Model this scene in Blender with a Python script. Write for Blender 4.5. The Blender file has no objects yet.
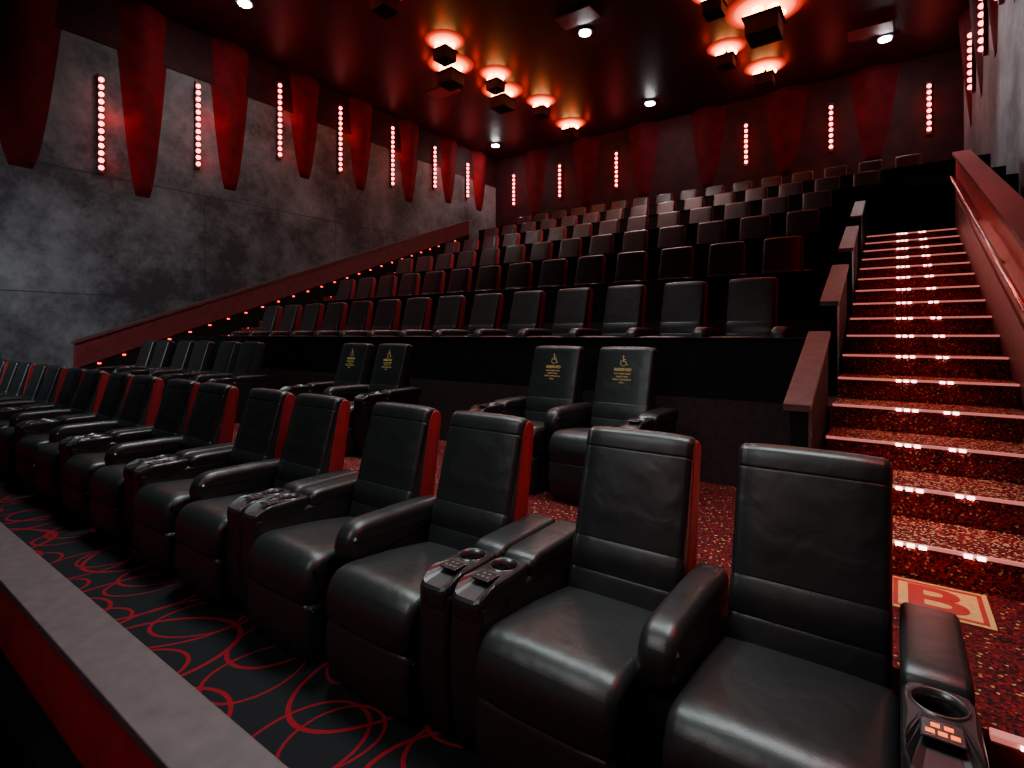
import bpy, bmesh, math, random
from mathutils import Vector, Matrix
random.seed(4)
C = bpy.context.scene.collection
D = bpy.data

# ------------------------------------------------------------ materials
def newmat(name):
    m = D.materials.new(name); m.use_nodes = True
    nt = m.node_tree
    return m, nt, nt.nodes['Principled BSDF'], nt.nodes, nt.links

def simple(name, col, rough=0.5, metal=0.0, emit=None, es=0.0, noise=0.0, nscale=20, spec=None):
    m, nt, b, N, L = newmat(name)
    b.inputs['Base Color'].default_value = (*col, 1)
    b.inputs['Roughness'].default_value = rough
    b.inputs['Metallic'].default_value = metal
    if spec is not None: b.inputs['Specular IOR Level'].default_value = spec
    if emit:
        b.inputs['Emission Color'].default_value = (*emit, 1)
        b.inputs['Emission Strength'].default_value = es
    if noise:
        tc = N.new('ShaderNodeTexCoord'); n = N.new('ShaderNodeTexNoise')
        n.inputs['Scale'].default_value = nscale; n.inputs['Detail'].default_value = 5
        L.new(tc.outputs['Object'], n.inputs['Vector'])
        r = N.new('ShaderNodeValToRGB')
        r.color_ramp.elements[0].position = .3; r.color_ramp.elements[1].position = .7
        r.color_ramp.elements[0].color = (*[c*(1-noise) for c in col], 1)
        r.color_ramp.elements[1].color = (*[min(1, c*(1+noise)) for c in col], 1)
        L.new(n.outputs['Fac'], r.inputs['Fac']); L.new(r.outputs['Color'], b.inputs['Base Color'])
        bp = N.new('ShaderNodeBump'); bp.inputs['Strength'].default_value = .15; bp.inputs['Distance'].default_value = .01
        L.new(n.outputs['Fac'], bp.inputs['Height']); L.new(bp.outputs['Normal'], b.inputs['Normal'])
    return m

def leather(name, col, rough, bump=.24):
    m, nt, b, N, L = newmat(name)
    b.inputs['Base Color'].default_value = (*col, 1)
    tc = N.new('ShaderNodeTexCoord')
    n1 = N.new('ShaderNodeTexNoise'); n1.inputs['Scale'].default_value = 5.5; n1.inputs['Detail'].default_value = 2.0
    n1.inputs['Distortion'].default_value = .5
    v = N.new('ShaderNodeTexVoronoi'); v.inputs['Scale'].default_value = 170
    for t in (n1, v): L.new(tc.outputs['Object'], t.inputs['Vector'])
    b1 = N.new('ShaderNodeBump'); b1.inputs['Strength'].default_value = bump; b1.inputs['Distance'].default_value = .03
    b2 = N.new('ShaderNodeBump'); b2.inputs['Strength'].default_value = .10; b2.inputs['Distance'].default_value = .002
    L.new(n1.outputs['Fac'], b1.inputs['Height']); L.new(v.outputs['Distance'], b2.inputs['Height'])
    L.new(b1.outputs['Normal'], b2.inputs['Normal']); L.new(b2.outputs['Normal'], b.inputs['Normal'])
    r = N.new('ShaderNodeMapRange'); r.inputs['To Min'].default_value = rough-.05; r.inputs['To Max'].default_value = rough+.07
    L.new(n1.outputs['Fac'], r.inputs['Value']); L.new(r.outputs['Result'], b.inputs['Roughness'])
    return m

def concrete(name, dark, light):
    m, nt, b, N, L = newmat(name)
    tc = N.new('ShaderNodeTexCoord')
    a = N.new('ShaderNodeTexNoise'); a.inputs['Scale'].default_value = .5; a.inputs['Detail'].default_value = 7; a.inputs['Roughness'].default_value = .62
    c = N.new('ShaderNodeTexNoise'); c.inputs['Scale'].default_value = 5; c.inputs['Detail'].default_value = 10; c.inputs['Roughness'].default_value = .75
    L.new(tc.outputs['Object'], a.inputs['Vector']); L.new(tc.outputs['Object'], c.inputs['Vector'])
    mx = N.new('ShaderNodeMath'); mx.operation = 'MULTIPLY_ADD'; mx.inputs[1].default_value = .45
    L.new(c.outputs['Fac'], mx.inputs[0]); L.new(a.outputs['Fac'], mx.inputs[2])
    r = N.new('ShaderNodeValToRGB')
    r.color_ramp.elements[0].position = .60; r.color_ramp.elements[1].position = .92
    r.color_ramp.elements[0].color = (*dark, 1); r.color_ramp.elements[1].color = (*light, 1)
    L.new(mx.outputs[0], r.inputs['Fac']); L.new(r.outputs['Color'], b.inputs['Base Color'])
    b.inputs['Roughness'].default_value = .7
    bp = N.new('ShaderNodeBump'); bp.inputs['Strength'].default_value = .25; bp.inputs['Distance'].default_value = .03
    L.new(mx.outputs[0], bp.inputs['Height']); L.new(bp.outputs['Normal'], b.inputs['Normal'])
    return m

def speckle(name, cols, scale=70):
    m, nt, b, N, L = newmat(name)
    tc = N.new('ShaderNodeTexCoord')
    v = N.new('ShaderNodeTexVoronoi'); v.inputs['Scale'].default_value = scale
    L.new(tc.outputs['Object'], v.inputs['Vector'])
    sp = N.new('ShaderNodeSeparateColor'); L.new(v.outputs['Color'], sp.inputs['Color'])
    r = N.new('ShaderNodeValToRGB'); r.color_ramp.interpolation = 'CONSTANT'
    els = r.color_ramp.elements
    while len(els) < len(cols): els.new(.5)
    for e, (p, c) in zip(els, cols):
        e.position = p; e.color = (*c, 1)
    L.new(sp.outputs['Red'], r.inputs['Fac']); L.new(r.outputs['Color'], b.inputs['Base Color'])
    b.inputs['Roughness'].default_value = .85; b.inputs['Specular IOR Level'].default_value = .2
    bp = N.new('ShaderNodeBump'); bp.inputs['Strength'].default_value = .4; bp.inputs['Distance'].default_value = .01
    L.new(v.outputs['Distance'], bp.inputs['Height']); L.new(bp.outputs['Normal'], b.inputs['Normal'])
    return m

def swirl_carpet(name):
    m, nt, b, N, L = newmat(name)
    tc = N.new('ShaderNodeTexCoord')
    nz = N.new('ShaderNodeTexNoise'); nz.inputs['Scale'].default_value = .7; nz.inputs['Detail'].default_value = 0
    L.new(tc.outputs['Object'], nz.inputs['Vector'])
    sub = N.new('ShaderNodeVectorMath'); sub.operation = 'MULTIPLY_ADD'
    sub.inputs[1].default_value = (.6, .6, 0); L.new(nz.outputs['Color'], sub.inputs[0]); L.new(tc.outputs['Object'], sub.inputs[2])
    last = None
    for i, (sc, ang, off, rad, wid) in enumerate([(1.2, .3, 0, .40, .012), (1.55, 1.1, 3.3, .38, .012), (1.9, .8, 12.1, .36, .013)]):
        mp = N.new('ShaderNodeMapping'); mp.inputs['Location'].default_value = (off, off*.7, 0)
        mp.inputs['Rotation'].default_value = (0, 0, ang); mp.inputs['Scale'].default_value = (sc, sc*.78, 0)
        L.new(sub.outputs[0], mp.inputs['Vector'])
        v = N.new('ShaderNodeTexVoronoi'); v.voronoi_dimensions = '2D'; v.inputs['Scale'].default_value = 1; v.inputs['Randomness'].default_value = .08
        L.new(mp.outputs['Vector'], v.inputs['Vector'])
        c = N.new('ShaderNodeMath'); c.operation = 'COMPARE'; c.inputs[1].default_value = rad; c.inputs[2].default_value = wid
        L.new(v.outputs['Distance'], c.inputs[0])
        if last is None: last = c
        else:
            x = N.new('ShaderNodeMath'); x.operation = 'MAXIMUM'
            L.new(last.outputs[0], x.inputs[0]); L.new(c.outputs[0], x.inputs[1]); last = x
    mix = N.new('ShaderNodeMix'); mix.data_type = 'RGBA'
    mix.inputs[6].default_value = (.0065, .0075, .009, 1); mix.inputs[7].default_value = (.17, .0025, .008, 1)
    L.new(last.outputs[0], mix.inputs[0]); L.new(mix.outputs[2], b.inputs['Base Color'])
    b.inputs['Roughness'].default_value = .95; b.inputs['Specular IOR Level'].default_value = .15
    f = N.new('ShaderNodeTexNoise'); f.inputs['Scale'].default_value = 250
    L.new(tc.outputs['Object'], f.inputs['Vector'])
    bp = N.new('ShaderNodeBump'); bp.inputs['Strength'].default_value = .4; bp.inputs['Distance'].default_value = .005
    L.new(f.outputs['Fac'], bp.inputs['Height']); L.new(bp.outputs['Normal'], b.inputs['Normal'])
    return m

def glow_halo(name, rmax):
    # lamp halo painted as emission colour: hot in the middle, dim red rim
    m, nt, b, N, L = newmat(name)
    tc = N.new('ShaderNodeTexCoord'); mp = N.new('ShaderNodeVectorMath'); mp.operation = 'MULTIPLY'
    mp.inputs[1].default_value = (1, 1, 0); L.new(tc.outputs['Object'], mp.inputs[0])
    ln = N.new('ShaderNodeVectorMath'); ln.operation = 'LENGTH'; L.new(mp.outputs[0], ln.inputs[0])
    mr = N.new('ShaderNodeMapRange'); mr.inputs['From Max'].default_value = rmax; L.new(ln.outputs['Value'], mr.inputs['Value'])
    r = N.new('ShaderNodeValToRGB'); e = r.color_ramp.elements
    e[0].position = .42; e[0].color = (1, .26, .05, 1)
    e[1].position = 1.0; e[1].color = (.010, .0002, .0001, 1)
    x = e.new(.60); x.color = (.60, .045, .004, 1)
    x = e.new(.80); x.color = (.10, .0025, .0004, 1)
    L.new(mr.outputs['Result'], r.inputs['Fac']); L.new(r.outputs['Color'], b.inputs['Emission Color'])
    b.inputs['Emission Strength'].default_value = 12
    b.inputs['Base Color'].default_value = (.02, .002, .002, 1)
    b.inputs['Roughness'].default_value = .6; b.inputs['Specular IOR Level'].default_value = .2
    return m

M_leather = leather('black_leather', (.009, .011, .011), .38)
M_brown = leather('dark_tier_leather', (.022, .015, .015), .38, .12)
M_redside = leather('red_leather', (.22, .004, .008), .5, .2)
M_plastic = simple('black_plastic', (.010, .010, .011), .35)
M_base = simple('base_fabric', (.006, .006, .007), .8, noise=.3, nscale=60, spec=.2)
M_chrome = simple('brushed_chrome', (.6, .6, .62), .25, 1.0)
M_rim = simple('dark_metal_rim', (.12, .12, .12), .3, .9)
M_ctrl = simple('control_plate', (.02, .02, .02), .25)
M_amber = simple('amber_key_light', (.3, .1, .02), .4, emit=(1, .11, .015), es=2.4)
M_keys = simple('grey_keys', (.09, .09, .09), .5)
M_gold = simple('glowing_gold_print', (.50, .36, .12), .5, emit=(.8, .5, .1), es=.02)  # faint glow put into the print, though it is no lamp
M_wallL = concrete('dark_concrete', (.012, .014, .017), (.13, .14, .15))
M_wallB = simple('maroon_wall', (.018, .0018, .003), .7, noise=.5, nscale=2, spec=.12)
M_fin = simple('maroon_panel', (.085, .003, .006), .8, noise=.3, nscale=3, spec=.05)
M_findark = simple('dark_maroon_panel', (.045, .002, .004), .8, noise=.3, nscale=3, spec=.05)
M_ceil = simple('ceiling_dark_red', (.018, .0016, .0026), .42, noise=.25, nscale=1.5, spec=.2)
M_black = simple('black_riser', (.004, .0035, .004), .7, noise=.3, nscale=8, spec=.12)
M_seam = simple('concrete_joint', (.010, .011, .012), .8)
M_cap = simple('dark_wood_cap', (.07, .026, .028), .45, noise=.35, nscale=12)
M_capgrey = simple('grey_cap', (.060, .044, .048), .5, noise=.2, nscale=18)
M_redpanel = simple('red_panel', (.30, .005, .010), .4, noise=.2, nscale=9)
M_darkred = simple('dark_red_stringer', (.09, .010, .013), .5, noise=.3, nscale=9)
M_swirl = swirl_carpet('swirl_carpet')
M_speck = speckle('speckled_red_carpet', [(0, (.11, .003, .006)), (.38, (.05, .0015, .003)), (.66, (.008, .0015, .002)), (.86, (.24, .008, .010)), (.965, (.50, .28, .10))], 95)
M_tread = speckle('speckled_tread_carpet', [(0, (.20, .004, .008)), (.32, (.05, .003, .005)), (.54, (.34, .013, .016)), (.68, (.010, .002, .003)), (.85, (.85, .52, .26))], 105)
M_riser = speckle('speckled_riser_carpet', [(0, (.15, .003, .007)), (.36, (.04, .002, .003)), (.62, (.24, .008, .012)), (.76, (.010, .002, .002)), (.95, (.45, .20, .10))], 105)
M_tier = simple('tier_carpet', (.02, .004, .005), .9, noise=.5, nscale=30)
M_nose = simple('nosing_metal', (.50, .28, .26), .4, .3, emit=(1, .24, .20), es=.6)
M_led = simple('white_step_led', (1, .9, .9), .4, emit=(1, .55, .52), es=12)
M_ledred = simple('red_step_led', (1, .1, .1), .4, emit=(1, .02, .03), es=5)
M_bulb = simple('pink_bulb', (1, .6, .6), .4, emit=(1, .14, .14), es=13)
M_hous = simple('sconce_housing', (.02, .003, .004), .5)
M_glow = simple('orange_lamp', (1, .3, .1), .4, emit=(1, .36, .10), es=26)
M_box = simple('black_box_metal', (.006, .003, .004), .7, spec=.1)
M_white = simple('downlight_lens', (1, 1, 1), .3, emit=(1, .95, .93), es=400)
M_yell = simple('yellow_mark', (.72, .42, .12), .6, noise=.15, nscale=60)
M_redmark = simple('red_mark', (.42, .010, .010), .6)
M_panelred = simple('ceiling_hatch_red', (.14, .008, .010), .5)

# ------------------------------------------------------------ helpers
def obj(name, mesh, mat=None, parent=None, loc=(0, 0, 0), rot=None, **props):
    if mesh is not None and mat is not None and len(mesh.materials) == 0: mesh.materials.append(mat)
    o = D.objects.new(name, mesh); C.objects.link(o)
    o.location = loc
    if rot: o.rotation_euler = rot
    if parent: o.parent = parent
    for k, v in props.items(): o[k] = v
    return o

def finish(bm, name, smooth=False, mat=None):
    bmesh.ops.recalc_face_normals(bm, faces=bm.faces)
    me = D.meshes.new(name); bm.to_mesh(me); bm.free()
    if smooth:
        for p in me.polygons: p.use_smooth = True
    if mat: me.materials.append(mat)
    return me

def boxmesh(x0, x1, y0, y1, z0, z1, mat=None, bev=0.0, name='box'):
    bm = bmesh.new(); bmesh.ops.create_cube(bm, size=1)
    for v in bm.verts:
        v.co = Vector(((x0+x1)/2+v.co.x*(x1-x0), (y0+y1)/2+v.co.y*(y1-y0), (z0+z1)/2+v.co.z*(z1-z0)))
    if bev: bmesh.ops.bevel(bm, geom=bm.edges[:], offset=bev, segments=3, affect='EDGES', profile=.5)
    return finish(bm, name, False, mat)

def box(name, x0, x1, y0, y1, z0, z1, mat, bev=0.0, parent=None, **props):
    cx, cy = (x0+x1)/2, (y0+y1)/2
    if parent is None:
        me = boxmesh(x0-cx, x1-cx, y0-cy, y1-cy, 0, z1-z0, mat, bev, name)
        return obj(name, me, None, None, (cx, cy, z0), **props)
    return obj(name, boxmesh(x0, x1, y0, y1, z0, z1, mat, bev, name), None, parent, **props)

def rpoly(pts, seg=5):
    n = len(pts); out = []
    for i, p in enumerate(pts):
        P = Vector(p[:2]); r = p[2] if len(p) > 2 else 0
        A = Vector(pts[i-1][:2]); B = Vector(pts[(i+1) % n][:2])
        if r <= 0: out.append(P); continue
        da = A-P; db = B-P
        ra = min(r, da.length*.49); rb = min(r, db.length*.49)
        s = P+da.normalized()*ra; e = P+db.normalized()*rb
        for k in range(seg+1):
            t = k/seg; out.append(s*(1-t)**2+P*2*t*(1-t)+e*t*t)
    return out

def body(name, pts, x0, x1, mat, R=.03, grooves=(), bulge=0.0, groove_d=.007, nmid=6, smooth=True):
    P = rpoly(pts)
    area = sum(P[i-1].x*P[i].y-P[i].x*P[i-1].y for i in range(len(P)))
    if area < 0: P.reverse()
    n = len(P); nor = []
    for i in range(n):
        t = (P[(i+1) % n]-P[i-1]);
        t = t.normalized() if t.length > 1e-9 else Vector((1, 0))
        nor.append(Vector((t.y, -t.x)))
    sl = []; K = 5
    for k in range(K+1):
        th = math.pi/2*k/K
        sl.append((x0+R*(1-math.cos(th)), R*(1-math.sin(th)))); sl.append((x1-R*(1-math.cos(th)), R*(1-math.sin(th))))
    for k in range(1, nmid): sl.append((x0+R+(x1-x0-2*R)*k/nmid, 0))
    for g in grooves:
        sl = [s for s in sl if abs(s[0]-g) > .012]
        sl += [(g-.009, 0), (g-.003, groove_d), (g+.003, groove_d), (g+.009, 0)]
    sl.sort()
    bm = bmesh.new(); rings = []
    for x, ins in sl:
        u = (2*x-x0-x1)/(x1-x0); b = bulge*max(0, 1-u**4)
        rings.append([bm.verts.new((x, P[i].x+nor[i].x*(b-ins), P[i].y+nor[i].y*(b-ins))) for i in range(n)])
    for a, b2 in zip(rings, rings[1:]):
        for i in range(n):
            bm.faces.new((a[i], a[(i+1) % n], b2[(i+1) % n], b2[i]))
    bm.faces.new(rings[0]); bm.faces.new(list(reversed(rings[-1])))
    return finish(bm, name, smooth, mat)

def prism(name, pts, x0, x1, mat):
    bm = bmesh.new()
    a = [bm.verts.new((x0, p[0], p[1])) for p in pts]; b = [bm.verts.new((x1, p[0], p[1])) for p in pts]
    n = len(pts)
    for i in range(n): bm.faces.new((a[i], a[(i+1) % n], b[(i+1) % n], b[i]))
    bm.faces.new(a); bm.faces.new(list(reversed(b)))
    return finish(bm, name, False, mat)

def cyl(r1, r2, z0, z1, seg=24, mat=None, name='cyl'):
    bm = bmesh.new(); bmesh.ops.create_cone(bm, cap_ends=True, segments=seg, radius1=r1, radius2=r2, depth=z1-z0)
    for v in bm.verts: v.co += Vector((0, 0, (z0+z1)/2))
    return finish(bm, name, False, mat)

def tube(name, a, b, r, mat, seg=12):
    a = Vector(a); b = Vector(b); d = b-a
    bm = bmesh.new(); bmesh.ops.create_cone(bm, cap_ends=True, segments=seg, radius1=r, radius2=r, depth=d.length)
    q = d.to_track_quat('Z', 'Y').to_matrix().to_4x4()
    bm.transform(Matrix.Translation((a+b)/2) @ q)
    return finish(bm, name, True, mat)

def merge(name, items, swap=None):
    bm = bmesh.new(); mats = []
    for me in items:
        m = me.materials[0]
        if m not in mats: mats.append(m)
        nf = len(bm.faces); bm.from_mesh(me); bm.faces.ensure_lookup_table()
        for f in bm.faces[nf:]: f.material_index = mats.index(m)
    me = D.meshes.new(name); bm.to_mesh(me); bm.free()
    for m in mats: me.materials.append(m)
    return me

# ------------------------------------------------------------ recliner meshes
S = .280   # half seat width
seat_prof = [(.03, .29, .03), (-.050, .318, .025), (-.064, .43, .06), (.00, .536, .08), (.33, .508, .10), (.64, .458, .03), (.64, .30, .03)]
foot_prof = [(.06, .010, .02), (-.020, .018, .05), (-.066, .16, .10), (-.048, .314, .025), (.12, .316, .02), (.12, .02, .02)]
back_prof = [(.575, .43, .03), (.582, .49, .07), (.604, .560, .02), (.610, .566, .006), (.607, .574, .02), (.618, .640, .06), (.640, .690, .02), (.646, .697, .006), (.648, .706, .02),
             (.757, 1.085, .003), (.763, 1.090, .003), (.760, 1.096, .006), (.775, 1.145, .025), (.790, 1.164, .018), (.835, 1.172, .03), (.90, 1.14, .04), (.84, .75, .1), (.78, .30, .03), (.66, .30, .03)]
side_prof = [(.665, .44, .02), (.798, 1.11, .04), (.835, 1.164, .04), (.903, 1.135, .05), (.847, .75, .1), (.787, .30, .03), (.68, .30, .02)]
BW = .256
ME_seat = body('seat_cushion', seat_prof, -S+.001, S-.001, M_leather, R=.040, bulge=.016)
ME_foot = body('footrest', foot_prof, -S+.001, S-.001, M_leather, R=.036, bulge=.012)
ME_back = body('backrest', back_prof, -BW, BW, M_leather, R=.024, grooves=(-.222,), bulge=.010, groove_d=.002)
back_far = [p for p in back_prof if p[:2] not in ((.757, 1.085), (.763, 1.090), (.760, 1.096))]
ME_backT = body('backrest', back_far, -.240, .240, M_brown, R=.026, bulge=.008)
ME_seatT = body('seat_cushion', seat_prof, -.275, .275, M_brown, R=.045, bulge=.010)
ME_footT = body('footrest', foot_prof, -.275, .275, M_brown, R=.04, bulge=.01)
ME_sideR = body('side_panel', side_prof, BW-.030, BW+.004, M_redside, R=.010, nmid=2)
ME_sideL = body('side_panel', side_prof, -BW-.004, -BW+.030, M_redside, R=.010, nmid=2)
ME_sideRT = body('side_panel', side_prof, .240-.030, .244, M_redside, R=.010, nmid=2)
ME_sideLT = body('side_panel', side_prof, -.244, -.240+.030, M_redside, R=.010, nmid=2)
ME_base = boxmesh(-S+.01, S-.01, .10, .76, 0.0, .30, M_base, .015, 'base')

def arm_meshes(x0, x1, yf=.12, console=False, mat=None, low=0.0):
    out = []; mat = mat or M_leather
    if not console:
        out.append(('armrest', body('armrest', [(yf+.02, 0, .0), (yf+.01, .55-low, .03), (.80, .56-low, .02), (.77, 0, .0)], x0+.004, x1-.004, mat, R=.02, nmid=2)))
        out.append(('armrest_pad', body('armrest_pad', [(yf, .46-low, .05), (yf-.050, .56-low, .08), (yf+.01, .680-low, .09), (.5, .680-low, .05), (.76, .668-low, .05), (.77, .54-low, .04)], x0-.001, x1+.001, mat, R=.042, nmid=3, bulge=.006)))
    else:
        out.append(('armrest', body('armrest', [(.045, 0, .0), (-.018, .25, .18), (.004, .600, .03), (.80, .600, .02), (.77, 0, .0)], x0+.001, x1-.001, mat, R=.026, nmid=2)))
        out.append(('armrest_pad', body('armrest_pad', [(.345, .575, .02), (.338, .64, .03), (.38, .672, .05), (.84, .672, .04), (.84, .575, .03)], x0, x1, mat, R=.022, nmid=3, bulge=.005)))
    return out

def tray_mesh(x0, x1):
    bm = bmesh.new(); cx = (x0+x1)/2; cy = .250; r = .061; n = 48
    hx = (x1-x0)/2-.001; Y0, Y1 = -.010, .338; yc = (Y0+Y1)/2; hy = (Y1-Y0)/2
    ring = []; outer = []; outer2 = []; outer3 = []
    for i in range(n):
        a = 2*math.pi*i/n; dx, dy = math.cos(a), math.sin(a)
        ring.append((cx+r*dx, cy+r*dy))
        s = 1/((abs(dx)/hx)**6+(abs(dy)/hy)**6)**(1/6)
        outer.append((cx+dx*s, yc+dy*s)); outer3.append((cx+dx*(s-.005), yc+dy*(s-.005))); outer2.append((cx+dx*(s-.014), yc+dy*(s-.014)))
    def zt(y): return .656-.050*max(0, (.09-y)/.10)**1.6
    zb = .545
    O2 = [bm.verts.new((*p, zt(p[1]))) for p in outer2]
    O3 = [bm.verts.new((*p, zt(p[1])-.005)) for p in outer3]
    O = [bm.verts.new((*p, zt(p[1])-.018)) for p in outer]; Ob = [bm.verts.new((*p, zb)) for p in outer]
    R1 = [bm.verts.new((*p, .656)) for p in ring]; R2 = [bm.verts.new((*p, .604)) for p in ring]
    for i in range(n):
        j = (i+1) % n
        for a, b in ((O2, R1), (O3, O2), (O, O3), (Ob, O), (R1, R2)):
            bm.faces.new((a[i], a[j], b[j], b[i]))
    bm.faces.new(R2); bm.faces.new(list(reversed(Ob)))
    return finish(bm, 'console_tray', False, M_plastic)

def ring_mesh(cx, cy, r, w, z0, z1, mat):
    bm = bmesh.new(); n = 32; rs = []
    for rr, z in ((r, z0), (r, z1), (r+w, z1), (r+w, z0)):
        rs.append([bm.verts.new((cx+rr*math.cos(2*math.pi*i/n), cy+rr*math.sin(2*math.pi*i/n), z)) for i in range(n)])
    for k in range(4):
        a, b = rs[k], rs[(k+1) % 4]
        for i in range(n): bm.faces.new((a[i], a[(i+1) % n], b[(i+1) % n], b[i]))
    return finish(bm, 'cup_holder', True, mat)

def console_parts(x0, x1):
    cx = (x0+x1)/2
    return arm_meshes(x0, x1, console=True)+[('console_tray', tray_mesh(x0, x1)),
            ('cup_holder', ring_mesh(cx, .250, .058, .006, .606, .660, M_rim)),
            ('control_panel', boxmesh(cx-.044, cx+.044, .086, .162, .652, .660, M_ctrl, .004, 'control_panel'))]

def key_parts(x0, x1, mat, r=.007):
    cx = (x0+x1)/2
    return [('button', boxmesh(cx+a-r, cx+a+r, b-r*.8, b+r*.8, .659, .662, mat, .001, 'button')) for a, b in ((-.024, .110), (0, .110), (.024, .110), (-.013, .138), (.013, .138))]

CON = .165; MID = .135
conR = console_parts(S, S+CON); conL = console_parts(-S-CON, -S)
keysR = key_parts(S, S+CON, M_keys); keysL = key_parts(-S-CON, -S, M_keys); keysAmber = key_parts(S, S+CON, M_amber, .009)
midL = arm_meshes(-S-MID, -S)
common = [('base', ME_base), ('footrest', ME_foot), ('seat_cushion', ME_seat), ('backrest', ME_back)]
commonT = [('base', ME_base), ('footrest', ME_footT), ('seat_cushion', ME_seatT), ('backrest', ME_backT)]
sides = [('side_panel', ME_sideR), ('side_panel', ME_sideL)]
sidesT = [('side_panel', ME_sideRT), ('side_panel', ME_sideLT)]
rowarmR = arm_meshes(S+.02, S+.16, mat=M_brown, low=.05); rowarmL = arm_meshes(-S-.16, -S-.02, mat=M_brown, low=.05)

def chair(loc, parts, label, group, keys=None):
    e = obj('recliner_seat', None, None, None, loc, label=label, category='cinema seat', group=group)
    e.empty_display_size = .2
    ctrl = None
    for nm, me in parts:
        o = obj(nm, me, None, e)
        if me.materials[0] == M_redside: o['label'] = 'dark red leather side panel of the backrest'
        if nm == 'control_panel': ctrl = o
    if keys and ctrl:
        for nm, me in keys: obj(nm, me, None, ctrl)
    return e

YA = 1.53
lab = 'black leather recliner with red sides and console cup holder'
for k in range(9):
    cR = -.275-1.595*k; cL = cR-2*S-MID-.002
    if k == 0:
        chair((cR, YA, 0), common+sides+midL+conR, 'black leather recliner beside the aisle with glowing amber buttons', 'front row recliners', keysAmber)
    else:
        chair((cR, YA, 0), common+sides+midL+conR, lab, 'front row recliners', keysR if k < 4 else None)
    chair((cL, YA, 0), common+sides+conL, lab, 'front row recliners', keysL if k < 4 else None)

# ---------------- printed reserved marks
def textmesh(s, size, mat, align='CENTER', ext=.0006, bold=0.0):
    cu = D.curves.new('t', 'FONT'); cu.body = s; cu.size = size; cu.align_x = align; cu.align_y = 'CENTER'; cu.extrude = ext; cu.offset = bold
    o = D.objects.new('t', cu); C.objects.link(o)
    bpy.context.view_layer.update()
    dg = bpy.context.evaluated_depsgraph_get()
    me = D.meshes.new_from_object(o.evaluated_get(dg)); D.objects.remove(o); 
    me.materials.clear(); me.materials.append(mat); return me

def strip(bm, pts, w, z=.0008):
    for a, b in zip(pts, pts[1:]):
        a = Vector(a); b = Vector(b); d = (b-a).normalized(); nrm = Vector((-d.y, d.x))*w/2
        a2 = a-d*w*.3; b2 = b+d*w*.3
        vs = [bm.verts.new((p.x, p.y, z)) for p in (a2+nrm, b2+nrm, b2-nrm, a2-nrm)]
        bm.faces.new(vs)

def wheelchair_mesh(s, mat):
    bm = bmesh.new()
    arc = [(.0+.30*math.cos(math.radians(a)), -.18+.30*math.sin(math.radians(a))) for a in range(130, 361, 15)]
    strip(bm, [(x*s, y*s) for x, y in arc], .08*s)
    strip(bm, [(-.06*s, .32*s), (-.04*s, -.03*s), (.22*s, -.03*s), (.36*s, -.38*s), (.47*s, -.34*s)], .09*s)
    strip(bm, [(-.05*s, .16*s), (.20*s, .16*s)], .08*s)
    n = 16; bm.faces.new([bm.verts.new((-.07*s+.085*s*math.cos(2*math.pi*i/n), .47*s+.085*s*math.sin(2*math.pi*i/n), .0008)) for i in range(n)])
    me = D.meshes.new('wheelchair_symbol'); bm.to_mesh(me); bm.free(); me.materials.append(mat); return me

ME_wh = wheelchair_mesh(.088, M_gold)
ME_res = textmesh('RESERVED', .035, M_gold, bold=.0008)
ME_txt = [textmesh(t, .018, M_gold, bold=.0003) for t in ('FOR WHEELCHAIR', 'GUESTS AND', 'THEIR COMPANIONS', 'ONLY')]
lean = math.atan2(.109, .379); RX = math.pi/2-lean
def on_back(parent, nm, me, z):
    y = .648+(z-.706)*math.tan(lean)-.0125
    obj(nm, me, None, parent, (0, y, z), (RX, 0, 0), label='gold printed marking on the black backrest' )

YB = 3.53; ZB = .34
back_plain = body('backrest', back_far, -BW, BW, M_leather, R=.024, bulge=.010)
commonB = common[:3]+[('backrest', back_plain)]
def rowB(xr, reserved):
    cR = xr-.25; cL = cR-2*S-MID-.002
    l2 = 'black leather recliner with gold reserved wheelchair print on backrest' if reserved else 'plain black leather recliner in front of the black tier wall'
    g = 'reserved recliners' if reserved else 'second row recliners'
    for c, parts in ((cR, commonB+midL+conR), (cL, commonB+conL)):
        e = chair((c, YB, ZB), parts, l2, g)
        if reserved:
            on_back(e, 'wheelchair_symbol', ME_wh, 1.055)
            on_back(e, 'reserved_lettering', ME_res, .982)
            for i, t in enumerate(ME_txt): on_back(e, 'small_lettering', t, .948-.025*i)
rowB(-1.66, True); rowB(-4.66, True)
for xr in (-7.95, -9.56, -11.17): rowB(xr, False)

# ---------------- tier rows
ROWS = 6
def tz(j): return 1.07+.73*j
def te(j): return 4.72+1.9*j
far = merge('recliner_seat', [m for _, m in commonT+sidesT+rowarmR])
farL = merge('recliner_seat', [m for _, m in commonT+sidesT+rowarmR+rowarmL])
for j in range(ROWS):
    extra = 0 if j < 4 else j-3
    for i in range(-extra, 14):
        x = -1.285-.74*i; loc = (x, 5.43+1.9*j, tz(j))
        lb = 'dark leather recliner on raised tier behind low black wall'
        if j < 3:
            chair(loc, commonT+sidesT+rowarmR+(rowarmL if i == 13 else []), lb, 'tier recliners')
        else:
            obj('recliner_seat', farL if i == 13 else far, None, None, loc, label=lb, category='cinema seat', group='tier recliners')

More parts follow.
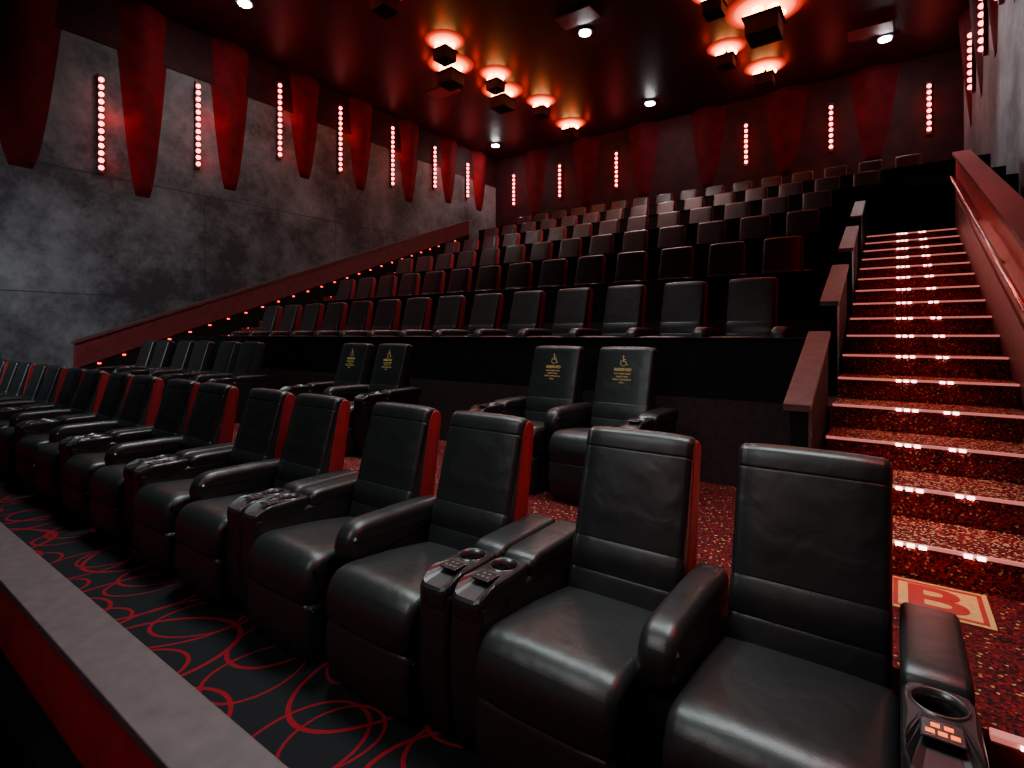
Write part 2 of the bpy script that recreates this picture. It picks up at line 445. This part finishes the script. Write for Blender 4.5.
# ------------------------------------------------------------ room shell
XL, XR, YK, YF, ZC = -15.1, 1.5, 19.5, -7.0, 9.7
st = dict(kind='structure')
box('floor', XL, XR, YF, YK, -.2, 0, M_swirl, **st)
box('wall_left', XL-.2, XL, YF, YK, 0, ZC, M_wallL, **st)
box('wall_back', XL, XR, YK, YK+.2, 0, ZC, M_wallB, **st)
box('wall_right', XR, XR+.2, YF, YK, 0, ZC, M_wallL, **st)
box('wall_front', XL, XR, YF-.2, YF, 0, ZC, M_black, **st)
box('ceiling', XL, XR, YF, YK, ZC, ZC+.2, M_ceil, **st)
tn = [0]
def trim(x0, x1, y0, y1, z0, z1, mat, bev=0, label=None):
    tn[0] += 1
    return box('trim_%d' % tn[0], x0, x1, y0, y1, z0, z1, mat, bev, **st)
for z in (2.55, 5.36): trim(XL, XL+.006, YF, YK, z, z+.018, M_seam)
for y in (-1.5, 2.6, 6.7, 10.8, 14.9): trim(XL, XL+.005, y, y+.012, 0, 5.36, M_seam)
trim(XL, XL+.03, YF, YK, 8.45, ZC, M_wallB)  # dark band added where light falls off; shade put into the colour

# platform B
box('floor', XL, .20, 2.52, te(0), 0, ZB, M_speck, **st)
box('floor', .20, XR, 2.30, 3.5, 0, ZB, M_speck, **st)
box('floor', .235, XR, 1.83, 2.30, 0, .17, M_speck, **st)
for (yy, zz) in ((2.30, ZB), (1.83, .17)):
    e = obj('landing_edge', None, None, None, (.49, yy, zz-.17), label='metal landing edge strip with small glowing lights', category='stair edge', group='landing edges')
    obj('riser_plate', boxmesh(-.25, .25, -.02, -.001, .001, .145, M_darkred, 0, 'riser_plate'), None, e)
    obj('nosing', boxmesh(-.25, .25, -.03, .012, .155, .176, M_nose, .004, 'nosing'), None, e)
    for x in (-.16, -.08, .0): obj('step_light', boxmesh(x-.020, x+.020, -.036, -.029, .158, .170, M_led, 0, 'step_light'), None, e, label='small glowing edge light')
TX0, TX1 = -11.75, -.42
for j in range(ROWS):
    x1 = TX1 if j < 4 else XR
    y1 = te(j+1) if j < ROWS-1 else YK
    box('floor', TX0, x1, te(j), y1, 0, tz(j), M_tier, **st)
for j in range(ROWS):
    x1 = -.56 if j < 4 else XR
    g = obj('guard_wall', None, None, None, ((TX0+x1)/2, te(j), tz(j)), label='low black guard wall with slim dark cap along tier edge', category='low wall', group='tier guard walls')
    hw = (x1-TX0)/2
    obj('wall_panel', boxmesh(-hw, hw, 0, .07, 0, .51, M_black, 0, 'wall_panel'), None, g)
    obj('cap', boxmesh(-hw, hw, -.012, .085, .51, .53, M_black, .005, 'cap'), None, g)
for j in range(4):
    ze = tz(j)+.54; s = .40
    zb = tz(j)-.73
    e = obj('end_wall', None, None, None, (-.49, te(j), zb), label='sloped dark end wall with reddish wood cap beside stairs', category='low wall', group='aisle end walls')
    a = -1.05; b = .09
    obj('wall_panel', prism('wall_panel', [(a, 0), (b, 0), (b, ze-zb), (a, ze-zb-(b-a)*s)], -.05, .05, M_black), None, e)
    t = .04
    obj('cap', prism('cap', [(a-.02, ze-zb-(b-a)*s), (b, ze-zb), (b, ze-zb+t), (a-.02, ze-zb-(b-a)*s+t)], -.085, .065, M_cap), None, e, label='reddish brown sloped wood cap')
    obj('edge_trim', boxmesh(.052, .066, a-.012, a, 0, ze-zb-(b-a)*s, M_chrome, 0, 'edge_trim'), None, e, label='thin metal edge trim')

# ---------------- stairs
def staircase(x0, x1, k0, k1, label, leds, ledmat, lamp):
    cx = (x0+x1)/2
    e = obj('staircase', None, None, None, (cx, 3.5, ZB), label=label, category='stairs')
    hw = (x1-x0)/2
    for k in range(k0, k1+1):
        y = .475*k; z = .185+.1825*k; yend = .475*(k+1)
        me = boxmesh(-hw, hw, y, yend, -ZB+0.001, z, M_tread, 0, 'step'); me.materials.append(M_riser)
        for p_ in me.polygons:
            if abs(p_.normal.z) < .5: p_.material_index = 1
        s = obj('step', me, None, e)
        obj('nosing', boxmesh(-hw, hw, y-.012, y+.003, z-.016, z+.002, M_nose if ledmat is M_led else M_darkred, .002, 'nosing'), None, s, label='lit metal step nosing')
        for xx in leds:
            obj('step_light', boxmesh(xx-.016, xx+.016, y-.020, y-.012, z-.020, z-.002, ledmat, 0, 'step_light'), None, s, label='small glowing edge light')
        if lamp:
            l = D.lights.new('step_lamp', 'AREA'); l.shape = 'RECTANGLE'; l.size = (x1-x0)*.6; l.size_y = .02; l.energy = lamp; l.color = (1, .14, .09)
            lo = D.objects.new('step_lamp', l); C.objects.link(lo); lo.location = (cx, 3.5+y-.04, ZB+z-.03); lo.rotation_euler = (math.radians(-40), 0, 0)
    return e
staircase(-.42, .73, 0, 15, 'red speckled carpet stairs with glowing nosings beside the seats', (-.15, -.10, -.05, .13, .18), M_led, .42)
staircase(-13.42, TX0, 2, 21, 'dark red carpet stairs along the concrete wall', (-.45, .6), M_ledred, 0)
h = obj('head_wall', None, None, None, (.54, 11.16, 3.26), label='plain black wall at the top of the stairs', category='low wall')
obj('wall_panel', boxmesh(-.95, .955, -.02, .08, -3.26, .80, M_black, 0, 'wall_panel'), None, h)
obj('cap', boxmesh(-.95, .955, -.03, .09, .80, .84, M_black, .005, 'cap'), None, h)

# right parapet with handrail
p = obj('parapet', None, None, None, (.83, 6.5, 0), label='sloped red parapet with chrome handrail beside the stairs', category='parapet')
def rz(y): return 1.60+.384*(y-3.5)
obj('wall_panel', prism('wall_panel', [(1.2-6.5, 0), (11.05-6.5, 0), (11.05-6.5, rz(11.05)), (1.2-6.5, rz(1.2))], -.08, .08, M_redpanel), None, p)
obj('cap', prism('cap', [(1.15-6.5, rz(1.15)), (11.1-6.5, rz(11.1)), (11.1-6.5, rz(11.1)+.05), (1.15-6.5, rz(1.15)+.05)], -.12, .10, M_cap), None, p, label='dark wood cap')
obj('stringer', prism('stringer', [(3.2-6.5, .35), (10.9-6.5, rz(10.9)-1.25), (10.9-6.5, rz(10.9)-.62), (3.2-6.5, rz(3.2)-.62)], -.097, -.08, M_darkred), None, p, label='dark red lower stringer panel')
obj('handrail', tube('handrail', (-.15, 2.2-6.5, rz(2.2)-.32), (-.15, 10.9-6.5, rz(10.9)-.32), .019, M_chrome), None, p, label='round chrome handrail')
for y in (2.6, 4.4, 6.2, 8.0, 9.8):
    obj('bracket', tube('bracket', (-.15, y-6.5, rz(y)-.33), (-.08, y-6.5, rz(y)-.40), .010, M_chrome, 8), None, p)

# left parapet
p = obj('parapet', None, None, None, (-13.53, 3.5, 0), label='long sloped dark red parapet with tiny red lights by concrete wall', category='parapet')
def lz(y): return 1.44+.376*(y-3.5)
yE = 15.7
obj('wall_panel', prism('wall_panel', [(0, ZB), (yE-3.5, ZB), (yE-3.5, lz(yE)-.5), (0, lz(3.5)-.5)], -.05, .05, M_black), None, p)
obj('band', prism('band', [(0, lz(3.5)-.5), (yE-3.5, lz(yE)-.5), (yE-3.5, lz(yE)), (0, lz(3.5))], -.07, .07, M_darkred), None, p, label='dark red sloped fascia band')
obj('cap', prism('cap', [(-.03, lz(3.5)), (yE-3.5, lz(yE)), (yE-3.5, lz(yE)+.06), (-.03, lz(3.5)+.06)], -.11, .11, M_cap), None, p)
ME_dot = boxmesh(-.01, .01, -.03, .03, -.015, .015, M_ledred, 0, 'marker_light')
for i in range(26):
    y = 3.9+.44*i
    obj('marker_light', ME_dot, None, p, (.060, y-3.5, lz(y)-.56), label='tiny glowing red marker light')
w = obj('half_wall', None, None, None, (-14.98, 0, 0), label='black low wall in front of the concrete wall', category='low wall')
obj('wall_panel', boxmesh(-.05, .05, -3, 2.5, 0, 1.28, M_black, 0, 'wall_panel'), None, w)
obj('cap', boxmesh(-.08, .08, -3, 2.5, 1.28, 1.33, M_cap, .01, 'cap'), None, w)

# front half wall near camera
w = obj('half_wall', None, None, None, (-6.5, .62, 0), label='low half wall with grey cap and red panelled face', category='low wall')
obj('wall_panel', boxmesh(-6.6, 6.6, -.055, .055, 0, .57, M_redpanel, 0, 'wall_panel'), None, w)
obj('cap', boxmesh(-6.65, 6.65, -.085, .085, .57, .60, M_capgrey, .004, 'cap'), None, w, label='grey laminate cap')
obj('kick_ledge', boxmesh(-6.6, 6.6, -.14, -.055, 0, .25, M_black, .006, 'kick_ledge'), None, w, label='black lower ledge')

# floor marker B
f = obj('floor_marker', None, None, None, (.155, 3.275, ZB), label='golden yellow row letter inlay on speckled carpet', category='row marker')
obj('plate', boxmesh(-.195, .195, -.19, .19, 0, .004, M_yell, 0, 'plate'), None, f)
def frame(h, w_, z, hx, mat):
    bm = bmesh.new()
    for a, b_, c, d in ((-hx, hx, h-w_*1.2, h), (-hx, hx, -h, -h+w_*1.2), (-hx, -hx+w_, -h+w_, h-w_), (hx-w_, hx, -h+w_, h-w_)):
        v = [bm.verts.new(q) for q in ((a, c, z), (b_, c, z), (b_, d, z), (a, d, z))]; bm.faces.new(v)
    return finish(bm, 'border', False, mat)
obj('border', frame(.170, .020, .0048, .174, M_redmark), None, f, label='thin red border line')
me = textmesh('B', .30, M_redmark, bold=.006)
ys_ = [v.co.y for v in me.vertices]; xs_ = [v.co.x for v in me.vertices]
mx_, my_ = (min(xs_)+max(xs_))/2, (min(ys_)+max(ys_))/2
for v in me.vertices:
    v.co.x = (v.co.x-mx_)*1.5; v.co.y = (v.co.y-my_)*1.25
obj('letter', me, None, f, (0, 0, .0055), label='bold red capital letter B')

# ---------------- sconces and wall fins
def ico(r, mat):
    bm = bmesh.new(); bmesh.ops.create_icosphere(bm, subdivisions=2, radius=r)
    return finish(bm, 'bulb', True, mat)
ME_bulb = ico(.054, M_bulb)
def sconce(x, y, z0, z1, facing, power=5, side=0.30, prof=((.1, .5), (.6, 1.3))):
    nx, ny = facing
    rot = math.atan2(nx, -ny)
    hgt = z1-z0
    e = obj('wall_sconce', None, None, None, (x, y, z0), (0, 0, rot), label='tall slim wall sconce with a column of pinkish bulbs', category='wall light', group='wall sconces')
    obj('housing', boxmesh(-.06, .06, -.08, 0, -.05, hgt+.05, M_hous, .01, 'housing'), None, e)
    n = max(8, round(hgt/.17))
    for i in range(n):
        obj('bulb', ME_bulb, None, e, (0, -.10, hgt*(i+.5)/n), label='glowing pink bulb')
    for fz, pw in prof:
        l = D.lights.new('sconce_lamp', 'POINT'); l.energy = power*pw; l.color = (1, .004, .008); l.shadow_soft_size = .08
        lo = D.objects.new('sconce_lamp', l); C.objects.link(lo); lo.location = (x+nx*.26, y+ny*.26+abs(nx)*side, z0+hgt*fz)
def fin(a0, a2, z0, z1, depth, wall, mat=None):
    bm = bmesh.new()
    def P(t, o, z):
        if wall == 'L': return (XL+o, t, z)
        if wall == 'B': return (t, YK-o, z)
        return (XR-o, t, z)
    nu, nv = 16, 14; m = (a0+a2)/2; rows = []
    for v in range(nv+1):
        f = v/nv; wdt = (a2-a0)/2*(.25+.75*f**.7); dp = depth*(f**.8)+.004
        rows.append([bm.verts.new(P(m+wdt*(2*u/nu-1), dp*math.sin(math.pi*u/nu)**1.6 if 0 < u < nu else 0, z0+(z1-z0)*f)) for u in range(nu+1)])
    for a, b in zip(rows, rows[1:]):
        for u in range(nu): bm.faces.new((a[u], a[u+1], b[u+1], b[u]))
    bm.faces.new(rows[0]); bm.faces.new(list(reversed(rows[-1])))
    tn[0] += 1
    me = finish(bm, 'fin', True, mat or M_fin)
    for p_ in me.polygons:
        if len(p_.vertices) > 4: p_.use_smooth = False
    obj('trim_%d' % tn[0], me, **st)
ys = [4.38, 6.5, 8.8, 10.94, 13.2, 15.4, 17.4]
zb = [5.43, 6.07, 6.95, 7.05, 7.1, 7.5, 7.55]; zt = [7.65, 8.3, 9.2, 9.25, 9.3, 9.2, 9.05]
for y, a, b in zip(ys, zb, zt):
    sconce(XL, y, a, b, (1, 0), 7)
    fin(y+.25, y+1.5, a-.40, ZC-.001, .26, 'L')
fin(2.2, 3.8, 5.2, ZC-.001, .26, 'L', M_findark)
for x in (-14.0, -11.6, -9.0, -4.2, -1.7, .73):
    sconce(x, YK, 7.45, 8.87, (0, -1), 7)
for x in (-12.9, -10.4, -7.9, -5.5, -3.0, -.6):
    fin(x-.65, x+.65, 6.9, 9.699, .28, 'B', M_findark)
for y in (16.7, 14.6, 12.5, 10.4):
    sconce(XR, y, 7.45, 8.87, (-1, 0), 2.5)
    fin(y+.4, y+1.6, 6.9, 9.699, .25, 'R', M_findark)

# ---------------- ceiling cluster lights
bm = bmesh.new(); bmesh.ops.create_uvsphere(bm, u_segments=20, v_segments=10, radius=.13)
for v in bm.verts: v.co.z *= .6
ME_lobe = finish(bm, 'lamp', True, M_glow)
halos = {}
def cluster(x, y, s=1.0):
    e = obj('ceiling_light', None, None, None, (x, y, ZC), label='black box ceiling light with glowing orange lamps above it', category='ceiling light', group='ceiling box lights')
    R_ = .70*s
    if s not in halos:
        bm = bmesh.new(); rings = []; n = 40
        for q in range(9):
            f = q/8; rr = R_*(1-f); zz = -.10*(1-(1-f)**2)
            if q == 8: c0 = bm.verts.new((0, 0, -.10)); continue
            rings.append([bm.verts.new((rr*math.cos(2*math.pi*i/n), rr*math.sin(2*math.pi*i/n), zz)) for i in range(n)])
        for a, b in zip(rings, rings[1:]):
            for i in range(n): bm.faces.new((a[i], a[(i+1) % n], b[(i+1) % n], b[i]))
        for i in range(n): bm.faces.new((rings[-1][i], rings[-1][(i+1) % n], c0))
        halos[s] = finish(bm, 'glow_halo', True, glow_halo('orange_glow_halo', R_))
    obj('glow_halo', halos[s], None, e, label='shallow disc with painted orange red lamp halo')
    obj('stem', cyl(.05, .05, -.5, -.09, 12, M_box), None, e)
    obj('box_shade', boxmesh(-.29*s, .29*s, -.29*s, .29*s, -.34-.30*s, -.30, M_box, .02, 'box_shade'), None, e)
    obj('rim', boxmesh(-.34*s, .34*s, -.34*s, .34*s, -.31, -.28, M_box, .01, 'rim'), None, e)
    for i in range(6):
        a = 2*math.pi*i/6+.3
        o = obj('lamp', ME_lobe, None, e, (.27*s*math.cos(a), .27*s*math.sin(a), -.17), label='hot orange lamp')
        o.scale = (s*.9, s*.9, .9)
    for i in range(4):
        a = math.pi/2*i+.6
        l = D.lights.new('cluster_lamp', 'POINT'); l.energy = 7*s; l.color = (1, .026, .004); l.shadow_soft_size = .08
        lo = D.objects.new('cluster_lamp', l); C.objects.link(lo); lo.location = (x+.75*s*math.cos(a), y+.75*s*math.sin(a), ZC-.26)
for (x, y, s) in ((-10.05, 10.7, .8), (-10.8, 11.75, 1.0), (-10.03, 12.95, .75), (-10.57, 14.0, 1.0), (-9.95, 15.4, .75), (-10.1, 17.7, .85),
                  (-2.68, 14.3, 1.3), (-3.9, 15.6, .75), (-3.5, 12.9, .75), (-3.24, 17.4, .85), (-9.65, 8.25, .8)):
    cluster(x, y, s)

# ---------------- downlights
def aim_spot(x, y, e, col=(1, .93, .90), ang=110):
    l = D.lights.new('downlight_lamp', 'SPOT'); l.energy = e; l.color = col; l.spot_size = math.radians(ang); l.spot_blend = .8; l.shadow_soft_size = .15
    lo = D.objects.new('downlight_lamp', l); C.objects.link(lo); lo.location = (x, y, ZC-.12)
for x, y in ((-12.8, 6.6), (-6.72, 12.55), (-6.95, 17.7), (-.28, 17.6), (-13.8, 17.8)):
    e = obj('downlight', None, None, None, (x, y, ZC), label='small bright white recessed downlight', category='downlight', group='ceiling downlights')
    obj('ring', cyl(.20, .17, -.05, 0, 24, M_box), None, e)
    obj('lens', cyl(.14, .14, -.075, -.05, 24, M_white), None, e, label='bright white lens')
    aim_spot(x, y, 60)
for x, y, a in ((-.6, 17.0, .2), (-12.2, 12.9, .3), (-6.6, 11.9, .2)):
    tn[0] += 1
    box('trim_%d' % tn[0], x-.5, x+.5, y-.3, y+.3, ZC-.035, ZC, M_panelred, .005, **st)

# ------------------------------------------------------------ unseen fill lamps added to brighten the room
def area(x, y, z, tgt, size, e, col, spread=180):
    l = D.lights.new('fill_lamp', 'AREA'); l.size = size; l.energy = e; l.color = col; l.spread = math.radians(spread)
    lo = D.objects.new('fill_lamp', l); C.objects.link(lo); lo.location = (x, y, z)
    lo.rotation_euler = (Vector(tgt)-Vector((x, y, z))).to_track_quat('-Z', 'Y').to_euler()
area(-5, 3.4, 8.5, (-5, 2.4, 0), 1.8, 150, (.86, .98, .97), 85)
area(-1.0, 2.6, 5.0, (-1.2, 2.0, 0), 1.5, 45, (.86, .98, .97), 90)
area(-10, -2, 4.0, (-15, 6, 1.6), 2.0, 115, (.85, .93, 1), 90)
area(.9, 5.5, 8.8, (-3, 3.5, .5), 1.0, 30, (1, .02, .02), 110)
area(-6, 11.0, 9.2, (-6, 11.0, 0), 3.0, 230, (1, .55, .52), 110)
area(-2.2, -1.0, 4.0, (-1.5, 2, .6), 1.4, 14, (.9, .98, .97), 90)
area(-1.2, -.4, 2.2, (-2.5, .5, .3), .5, 4, (1, .03, .03))
area(-3, 11, 6.5, (1.5, 11.5, 6.3), 1.0, 60, (.95, .95, 1), 70)
area(.45, 2.2, 3.2, (-1.2, 2.2, .9), .6, 10, (1, .015, .02), 120)
area(-.2, 6.5, 5.2, (.75, 7.0, 2.6), .8, 16, (1, .02, .02), 100)

wd = D.worlds.new('world'); bpy.context.scene.world = wd; wd.use_nodes = True
wd.node_tree.nodes['Background'].inputs['Color'].default_value = (.02, .02, .025, 1)
wd.node_tree.nodes['Background'].inputs['Strength'].default_value = .1

# ------------------------------------------------------------ camera
cam = D.cameras.new('camera'); co = D.objects.new('camera', cam); C.objects.link(co)
co.location = (0, 0, 1.62); co.rotation_euler = (math.pi/2, 0, math.radians(36.0))
cam.sensor_width = 36; cam.lens = 531/1024*36; cam.shift_y = -49/1024; cam.clip_start = .02
bpy.context.scene.camera = co
